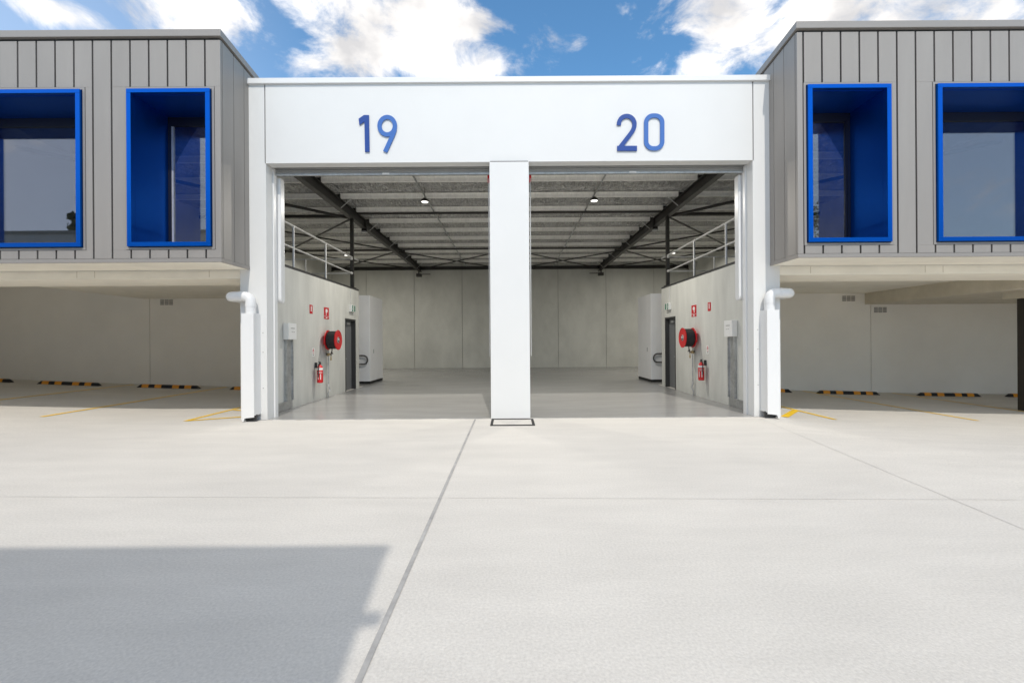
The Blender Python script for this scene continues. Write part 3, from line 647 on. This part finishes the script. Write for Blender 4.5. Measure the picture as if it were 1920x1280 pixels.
# ------------------------------------------------------------------ wall-mounted things on the side walls
def onwall(b, s, y0, y1, z0, z1, off0, off1): b.box(s*(5.03-off1), s*(5.03-off0), y0, y1, z0, z1)
for s in (-1, 1):
    n = NUM[s]
    # meter box and galvanised guard
    t = thing('meter_box', 'small white cover box on the concrete wall of %s beside the shutter' % n, 'meter box', (s*5.03, 10.25, 1.76), 'white cover boxes')
    b = MB(); onwall(b, s, 10.06, 10.44, 1.575, 1.94, .005, .13); b.build('case', M['whitesign'], t, bevel=.01)
    b = MB(); onwall(b, s, 10.16, 10.34, 1.82, 1.835, .131, .134); onwall(b, s, 10.2, 10.26, 1.74, 1.75, .131, .134); onwall(b, s, 10.29, 10.34, 1.74, 1.75, .131, .134); b.build('marking', M['vent'], t)
    t = thing('channel_guard', 'galvanised L-shaped channel running down the wall of %s and along the floor' % n, 'cable channel', (s*5.03, 10.2, 0), 'galvanised channels')
    b = MB(); onwall(b, s, 10.16, 10.42, .2, 1.572, .002, .02); onwall(b, s, 10.12, 10.16, .2, 1.572, .002, .07); onwall(b, s, 10.42, 10.45, .2, 1.572, .002, .05); b.build('upright', M['galv'], t)
    b = MB(); onwall(b, s, 9.2, 10.45, .01, .198, .002, .02); onwall(b, s, 9.2, 10.16, .17, .2, .0205, .05); b.build('kick_plate', M['galv'], t)
    # signs
    def sign(nm, lb, y, z0, z1, wd, base, marks):
        tt = thing(nm, lb, 'sign', (s*5.03, y, (z0+z1)/2), 'safety signs on the concrete walls')
        b = MB(); onwall(b, s, y-wd/2, y+wd/2, z0, z1, .001, .006); b.build('plate', base, tt)
        for (mm, fn) in marks:
            b = MB(); fn(b); b.build('symbol', mm, tt)
        return tt
    fl = -s                                           # keeps drawings unmirrored: +1 means reading direction runs with +Y on the left wall
    def M1(b):                                        # extinguisher pictogram
        onwall(b, s, 11.49-.022, 11.49+.022, 2.29, 2.41, .0061, .008); onwall(b, s, 11.49-.012, 11.49+.012, 2.41, 2.43, .0061, .008); onwall(b, s, 11.49+.012, 11.49+.03, 2.405, 2.415, .0061, .008)
    sign('extinguisher_sign', 'narrow red extinguisher sign high on the concrete wall of '+n, 11.49, 2.235, 2.455, .17, M['redsign'], [(M['whitesign'], M1)])
    def M2(b):
        c = [(12.45+.075*math.cos(R(a)), 2.37+.05*math.sin(R(a))) for a in range(0, 360, 30)]
        x = s*(5.03-.0075)
        b.prism([(p[0], p[1]) for p in c], 'x', x-.001, x+.001); onwall(b, s, 12.41, 12.45, 2.25, 2.35, .0061, .008); onwall(b, s, 12.385, 12.415, 2.32, 2.38, .0061, .0082)
    def M3(b): onwall(b, s, 12.285, 12.615, 2.213, 2.222, .0061, .008); onwall(b, s, 12.40, 12.50, 2.165, 2.195, .0061, .008)
    sign('hose_reel_sign', 'red square sign with white hose symbol above the hose reel of '+n, 12.45, 2.145, 2.46, .33, M['redsign'], [(M['whitesign'], M2), (M['whitesign'], M3)])
    def M4(b):
        x = s*(5.03-.0075); b.ribbon([(11.56, 1.28), (11.63, 1.28), (11.595, 1.345), (11.56, 1.28)][:3], .016, 'x', x-.001, x+.001, True)
        onwall(b, s, 11.56, 11.63, 1.225, 1.24, .0061, .008)
    def M5(b): onwall(b, s, 11.575, 11.615, 1.175, 1.205, .0061, .008)
    sign('rating_sign', 'small white sign with red triangle above the extinguisher of '+n, 11.6, 1.15, 1.37, .14, M['whitesign'], [(M['redsign'], M4), (M['frame_dark'], M5)])
    # extinguisher
    yx = 11.7; xx = s*(5.03-.13)
    t = thing('fire_extinguisher', 'red fire extinguisher with white label hanging on the concrete wall of '+n, 'fire extinguisher', (xx, yx, .47), 'fire extinguishers')
    b = MB(); b.lathe((xx, yx, .47), (0, 0, 1), [(0, .06), (.012, .075), (.37, .075), (.41, .066), (.445, .04), (.46, .022), (.475, .022)]); b.build('cylinder', M['red'], t, smooth=True)
    b = MB(); b.lathe((xx, yx, .80), (0, 0, 1), [(0, .0765), (.055, .0765)]); b.build('label_band', M['whitesign'], t, smooth=True)
    b = MB(); pa = R(-90)
    for (z0, z1, h) in ((.56, .70, .05), (.72, .735, .05), (.75, .765, .04)):
        aa = math.atan2(-yx, -xx)
        for k in range(4):
            a = aa-.6+k*.4
            if z0 == .56 and k % 2: continue
            b.box(xx+.074*math.cos(a)-.01, xx+.074*math.cos(a)+.01, yx+.0775*math.sin(a)-.004, yx+.0775*math.sin(a)+.004, z0, z1)
    b.build('instructions', M['whitesign'], t)
    b = MB(); b.box(xx-.012, xx+.012, yx-.06, yx+.05, .945, .975); b.box(xx-.01, xx+.01, yx-.10, yx-.03, 1.0, 1.015); b.box(xx-.01, xx+.01, yx-.09, yx-.02, .965, .975); b.box(xx-.015, xx+.015, yx-.02, yx+.02, .97, 1.01); b.build('valve_handle', M['frame_dark'], t)
    b = MB(); b.tube([(xx, yx-.04, .955), (xx, yx-.095, .93), (xx, yx-.10, .8), (xx, yx-.09, .62)], .011, 8); b.build('hose', M['hose'], t, smooth=True)
    b = MB(); onwall(b, s, yx-.02, yx+.02, .85, .99, .001, .055); b.build('wall_hook', M['frame_dark'], t)
    # hose reel
    hy, hz = 12.3, 1.57; Xw = s*5.03
    t = thing('fire_hose_reel', 'red fire hose reel wound with black hose on the concrete wall of '+n, 'hose reel', (Xw, hy, hz), 'fire hose reels')
    ax = (-s, 0, 0)
    b = MB(); b.lathe((Xw, hy, hz), ax, [(.095, .262), (.10, .268), (.112, .268), (.118, .262)], 40); b.build('back_disc', M['red'], t, smooth=True)
    b = MB(); b.lathe((Xw, hy, hz), ax, [(.365, .262), (.37, .268), (.382, .268), (.388, .255), (.378, .245), (.378, .1)], 40); b.build('front_disc', M['red'], t, smooth=True)
    b = MB()
    for k in range(7):
        for (rr, sh) in ((.205, 0), (.224, .018)):
            xk = .137+k*.035+sh
            if xk > .36: continue
            c = [(Xw-s*xk, hy+rr*math.cos(2*math.pi*i/36), hz+rr*math.sin(2*math.pi*i/36)) for i in range(37)]
            b.tube(c, .0185, 8, False)
    b.lathe((Xw, hy, hz), ax, [(.119, .2), (.364, .2)], 30)
    b.build('hose', M['hose'], t, smooth=True)
    b = MB(); b.lathe((Xw, hy, hz), ax, [(.37, .085), (.385, .085), (.392, .07), (.395, .03), (.41, .02)], 24); b.build('hub', M['galv'], t, smooth=True)
    b = MB(); 
    for k in range(5):
        a = 2*math.pi*k/5; b.lathe((Xw, hy+.052*math.cos(a), hz+.052*math.sin(a)), ax, [(.391, .017), (.396, .017)], 10)
    b.build('hub_holes', M['rubber'], t)
    b = MB(); b.tube([(Xw-s*.002, hy, hz), (Xw-s*.1, hy, hz)], .04, 12); onwall(b, s, hy-.06, hy+.06, hz-.12, hz+.12, .001, .02); b.build('bracket', M['red'], t)
    b = MB(); b.tube([(Xw-s*.25, hy-.1, hz-.22), (Xw-s*.25, hy-.12, hz-.33), (Xw-s*.22, hy+.02, hz-.37), (Xw-s*.15, hy+.1, hz-.33), (Xw-s*.14, hy+.1, hz-.42)], .014, 8); b.build('hose_end', M['hose'], t, smooth=True)
    b = MB(); b.tube([(Xw-s*.14, hy+.1, hz-.42), (Xw-s*.14, hy+.1, hz-.55)], [.012, .02], 8); b.build('nozzle', M['brass'], t, smooth=True)
    py = hy+.12
    t = thing('supply_pipe', 'thin metal water pipe with valve below the hose reel of %s' % n, 'pipe', (Xw, py, 0), 'hose reel supply pipes')
    b = MB(); b.tube([(Xw-s*.06, py, 1.34), (Xw-s*.06, py, .32)], .016, 10); b.tube([(Xw-s*.05, py, .32), (Xw-s*.09, py+.03, .22), (Xw-s*.05, py-.02, .12), (Xw-s*.05, py, .0)], .018, 10); b.build('pipe', M['galv'], t, smooth=True)
    b = MB(); b.tube([(Xw-s*.06, py, 1.14), (Xw-s*.06, py, 1.22)], .035, 12); b.tube([(Xw-s*.12, py, 1.18), (Xw-s*.0, py, 1.18)], .02, 10); b.build('valve', M['brass'], t, smooth=True)
    b = MB(); b.tube([(Xw-s*.06, py-.14, 1.2), (Xw-s*.06, py, 1.2)], .009, 8); b.tube([(Xw-s*.06, py-.15, 1.16), (Xw-s*.06, py-.15, 1.24)], .009, 8); b.build('valve_lever', M['frame_dark'], t)
    b = MB(); b.tube([(Xw-s*.06, py, .30), (Xw-s*.06, py, .37)], .032, 12); b.tube([(Xw-s*.08, py+.02, .17), (Xw-s*.08, py+.02, .22)], .03, 12); b.build('coupling', M['galvpale'], t, smooth=True)
    # exit sign
    t = thing('exit_sign', 'white exit sign box with green running figure above the door of '+n, 'exit sign', (Xw, 14.37, 2.58), 'exit signs')
    b = MB(); onwall(b, s, 14.2, 14.56, 2.46, 2.68, .002, .085); b.build('case', M['whitesign'], t, bevel=.006)
    b = MB(); onwall(b, s, 14.23, 14.36, 2.475, 2.665, .0855, .087); onwall(b, s, 14.42, 14.53, 2.475, 2.665, .0855, .087); b.build('pictogram', M['green'], t)
    b = MB(); x = s*(5.03-.088)
    b.lathe((x, 14.305, 2.64), (1, 0, 0), [(-.0008, .014), (.0008, .014)], 12)
    b.ribbon([(14.30, 2.625), (14.295, 2.57), (14.33, 2.53), (14.325, 2.485)], .02, 'x', x-.0008, x+.0008); b.ribbon([(14.295, 2.57), (14.27, 2.54), (14.245, 2.53)], .016, 'x', x-.0015, x-.0009+.002)
    b.ribbon([(14.30, 2.61), (14.335, 2.59)], .012, 'x', x-.0006, x+.0012); b.build('running_figure', M['whitesign'], t)
    b = MB(); b.tube([(Xw-s*.012, 14.33, 2.68), (Xw-s*.012, 14.33, 2.98), (Xw-s*.012, 14.30, 3.19)], .008, 6); b.build('cable', M['pvc'], t)
    # rounded white duct behind the shutter guide
    b = MB(s); poly = [(9.30, 4.88), (9.30, 2.42)]+[(9.39-.09*math.cos(R(a)), 2.42-.11*math.sin(R(a))) for a in range(15, 180, 15)]+[(9.48, 2.42), (9.48, 4.88)]
    b.prism(poly, 'x', 4.68, 5.028)
    b.build('motor_duct', M['pvc'], bevel=.02, label='white rounded duct cover hanging inside the pier of '+n, category='duct', group='rounded duct covers')
    # chain hoist by the column
    t = thing('shutter_chain', 'hand chain on a red wheel beside the central column in '+n, 'chain', (s*.42, 9.4, 4.6), 'shutter hand chains')
    xx = .43 if s > 0 else -.43
    b = MB(); b.lathe((xx-.02*s, 9.45, 4.9), (s, 0, 0), [(0, .1), (.02, .11), (.04, .1)], 20); b.build('wheel', M['red'], t, smooth=True)
    b = MB(); b.tube([(xx, 9.36, 4.88), (xx, 9.36, 1.2)], .006, 6); b.tube([(xx, 9.54, 4.88), (xx, 9.54, 1.2)], .006, 6); b.build('chain', M['galvpale'], t)

# ------------------------------------------------------------------ downpipes and covers
for s in (-1, 1):
    n = NUM[s]; g0 = gz(s*5.1, 8.7)
    t = thing('pipe_cover', 'tall white boxed pipe cover standing against the pier of '+n, 'pipe cover', (s*5.0, 8.78, 0), 'white pipe covers')
    b = MB(s); X0, X1, Y0, Y1, Z1 = 4.885, 5.115, 8.655, 8.902, 2.07
    th = .008
    b.prism([(X0, g0+.09), (X0, Z1), (X1, Z1), (X1, g0+.01), (X1-.03, g0+.01), (X1-.05, g0+.07)], 'y', Y0, Y0+th)
    b.box(X0, X0+th, Y0+th, Y1, g0+.12, Z1); b.box(X1-th, X1, Y0+th, Y1, g0+.01, Z1)
    b.box(X0+th, X1-th, Y0+th, Y1, Z1-.01, Z1-.002)
    b.build('cover', M['whitemetal'], t)
    b = MB(s); b.box(X0-.01, X0+.05, Y0+.07, Y0+.1, g0+.01, g0+.13); b.box(X0+.01, X1-.02, Y0+.1, Y0+.13, g0, g0+.12); b.build('foot_bracket', M['frame_dark'], t)
    b = MB(s)
    for z in (.62, 1.32, 1.7): b.lathe((4.84, PF+.003, z), (0, -1, 0), [(0, .009), (.008, .006)], 8)
    b.build('screw', M['vent'], t)
    t = thing('downpipe', 'white pvc downpipe elbow turning out over the pipe cover of '+n, 'downpipe', (s*5.0, 8.78, 2.07), 'white downpipes')
    pts = [(5.0, 8.775, 2.0), (5.0, 8.775, 2.26)]+[(5.12-.12*math.cos(R(a)), 8.775, 2.28+.12*math.sin(R(a))) for a in range(15, 91, 15)]+[(5.30, 8.775, 2.40)]+[(5.32+.1*math.sin(R(a)), 8.875-.1*math.cos(R(a)), 2.40) for a in range(15, 91, 15)]+[(5.42, 9.3, 2.40), (5.42, 10.2, 2.42)]
    b = MB(s); b.tube(pts, .093, 24); b.build('pipe', M['pvc'], t, smooth=True)
    b = MB(s); b.tube([(5.0, 8.775, 2.2), (5.0, 8.775, 2.26)], .099, 24); b.tube([(5.17, 8.775, 2.40), (5.23, 8.775, 2.40)], .099, 24); b.build('collar', M['pvc'], t, smooth=True)

# ------------------------------------------------------------------ across the yard (behind the viewpoint; seen in the window panes and as the shadow)
t = thing('neighbour_building', 'grey rendered building across the yard whose shadow falls on the paving', 'building', (-12, -8, 0))
MB().box(-30, -.34, -14, -2.1, -.2, 6.3).build('wall', M['render'], t)
MB().box(-30, -.335, -14.1, -2.05, 6.3, 6.45).build('roof_capping', M['cladcap'], t)
for x in (-6, -12, -18, -24):
    MB().box(x-2, x+2, -2.1, -2.06, 0, 4.2).build('door', M['curtain'], t)
b = MB(); b.box(-.339, -.235, -2.17, -2.11, 5.44, 5.53); b.tube([(-.30, -2.14, 5.53), (-.26, -2.14, 5.56)], .015)
b.build('wall_lamp', M['steel'], label='small wall lamp sticking out of the corner of the building across the yard', category='wall lamp')
t = thing('far_warehouse', 'low dark warehouse far across the yard reflected in the right windows', 'building', (30, -20, 0))
MB().box(14, 60, -30, -7.5, -.2, 7.0).build('wall', M['vent'], t)
MB().box(21, 24.5, -12, -8, 7.0, 8.2).build('roof_plant', M['cladcap'], t)
def tree(x, y, h, r, lb):
    t = thing('tree', lb, 'tree', (x, y, 0), 'trees beyond the yard')
    b = MB(); b.tube([(x, y, -.2), (x+.1, y, h*.3), (x+.2, y+.1, h*.65)], [.35, .25, .1], 10)
    for k in range(7):
        a = k*.9; b.tube([(x+.1, y, h*(.28+.04*k)), (x+math.cos(a)*r*.6, y+math.sin(a)*r*.6, h*(.5+.05*k))], [.13, .04], 6)
    b.build('trunk', M['bark'], t, smooth=True)
    b = MB(); cl_ = []
    for k in range(26):
        a = random.uniform(0, 6.28); e = random.uniform(-.5, 1); q = random.uniform(.35, .85)
        cl_.append((Vector((x+math.cos(a)*r*q*math.sqrt(1-e*e*.8), y+math.sin(a)*r*q*math.sqrt(1-e*e*.8), h*.68+e*h*.27)), random.uniform(.2, .36)*r))
    for (c, rr) in cl_:
        for k in range(170):
            d = Vector((random.gauss(0, 1), random.gauss(0, 1), random.gauss(0, .8))).normalized()*rr*random.uniform(.5, 1.05)
            p = c+d; u = Vector((random.gauss(0, 1), random.gauss(0, 1), random.gauss(0, 1))).normalized()*.16; v_ = u.cross(d).normalized()*.12
            b.bm.faces.new([b.v(p+u), b.v(p+v_), b.v(p-u), b.v(p-v_)])
    b.build('crown', M['leaf'], t)
tree(38, -34, 17, 6.5, 'round leafy tree reflected in the big right window')
tree(-43.3, -28, 15.4, 2.0, 'small leafy tree reflected in the big left window')
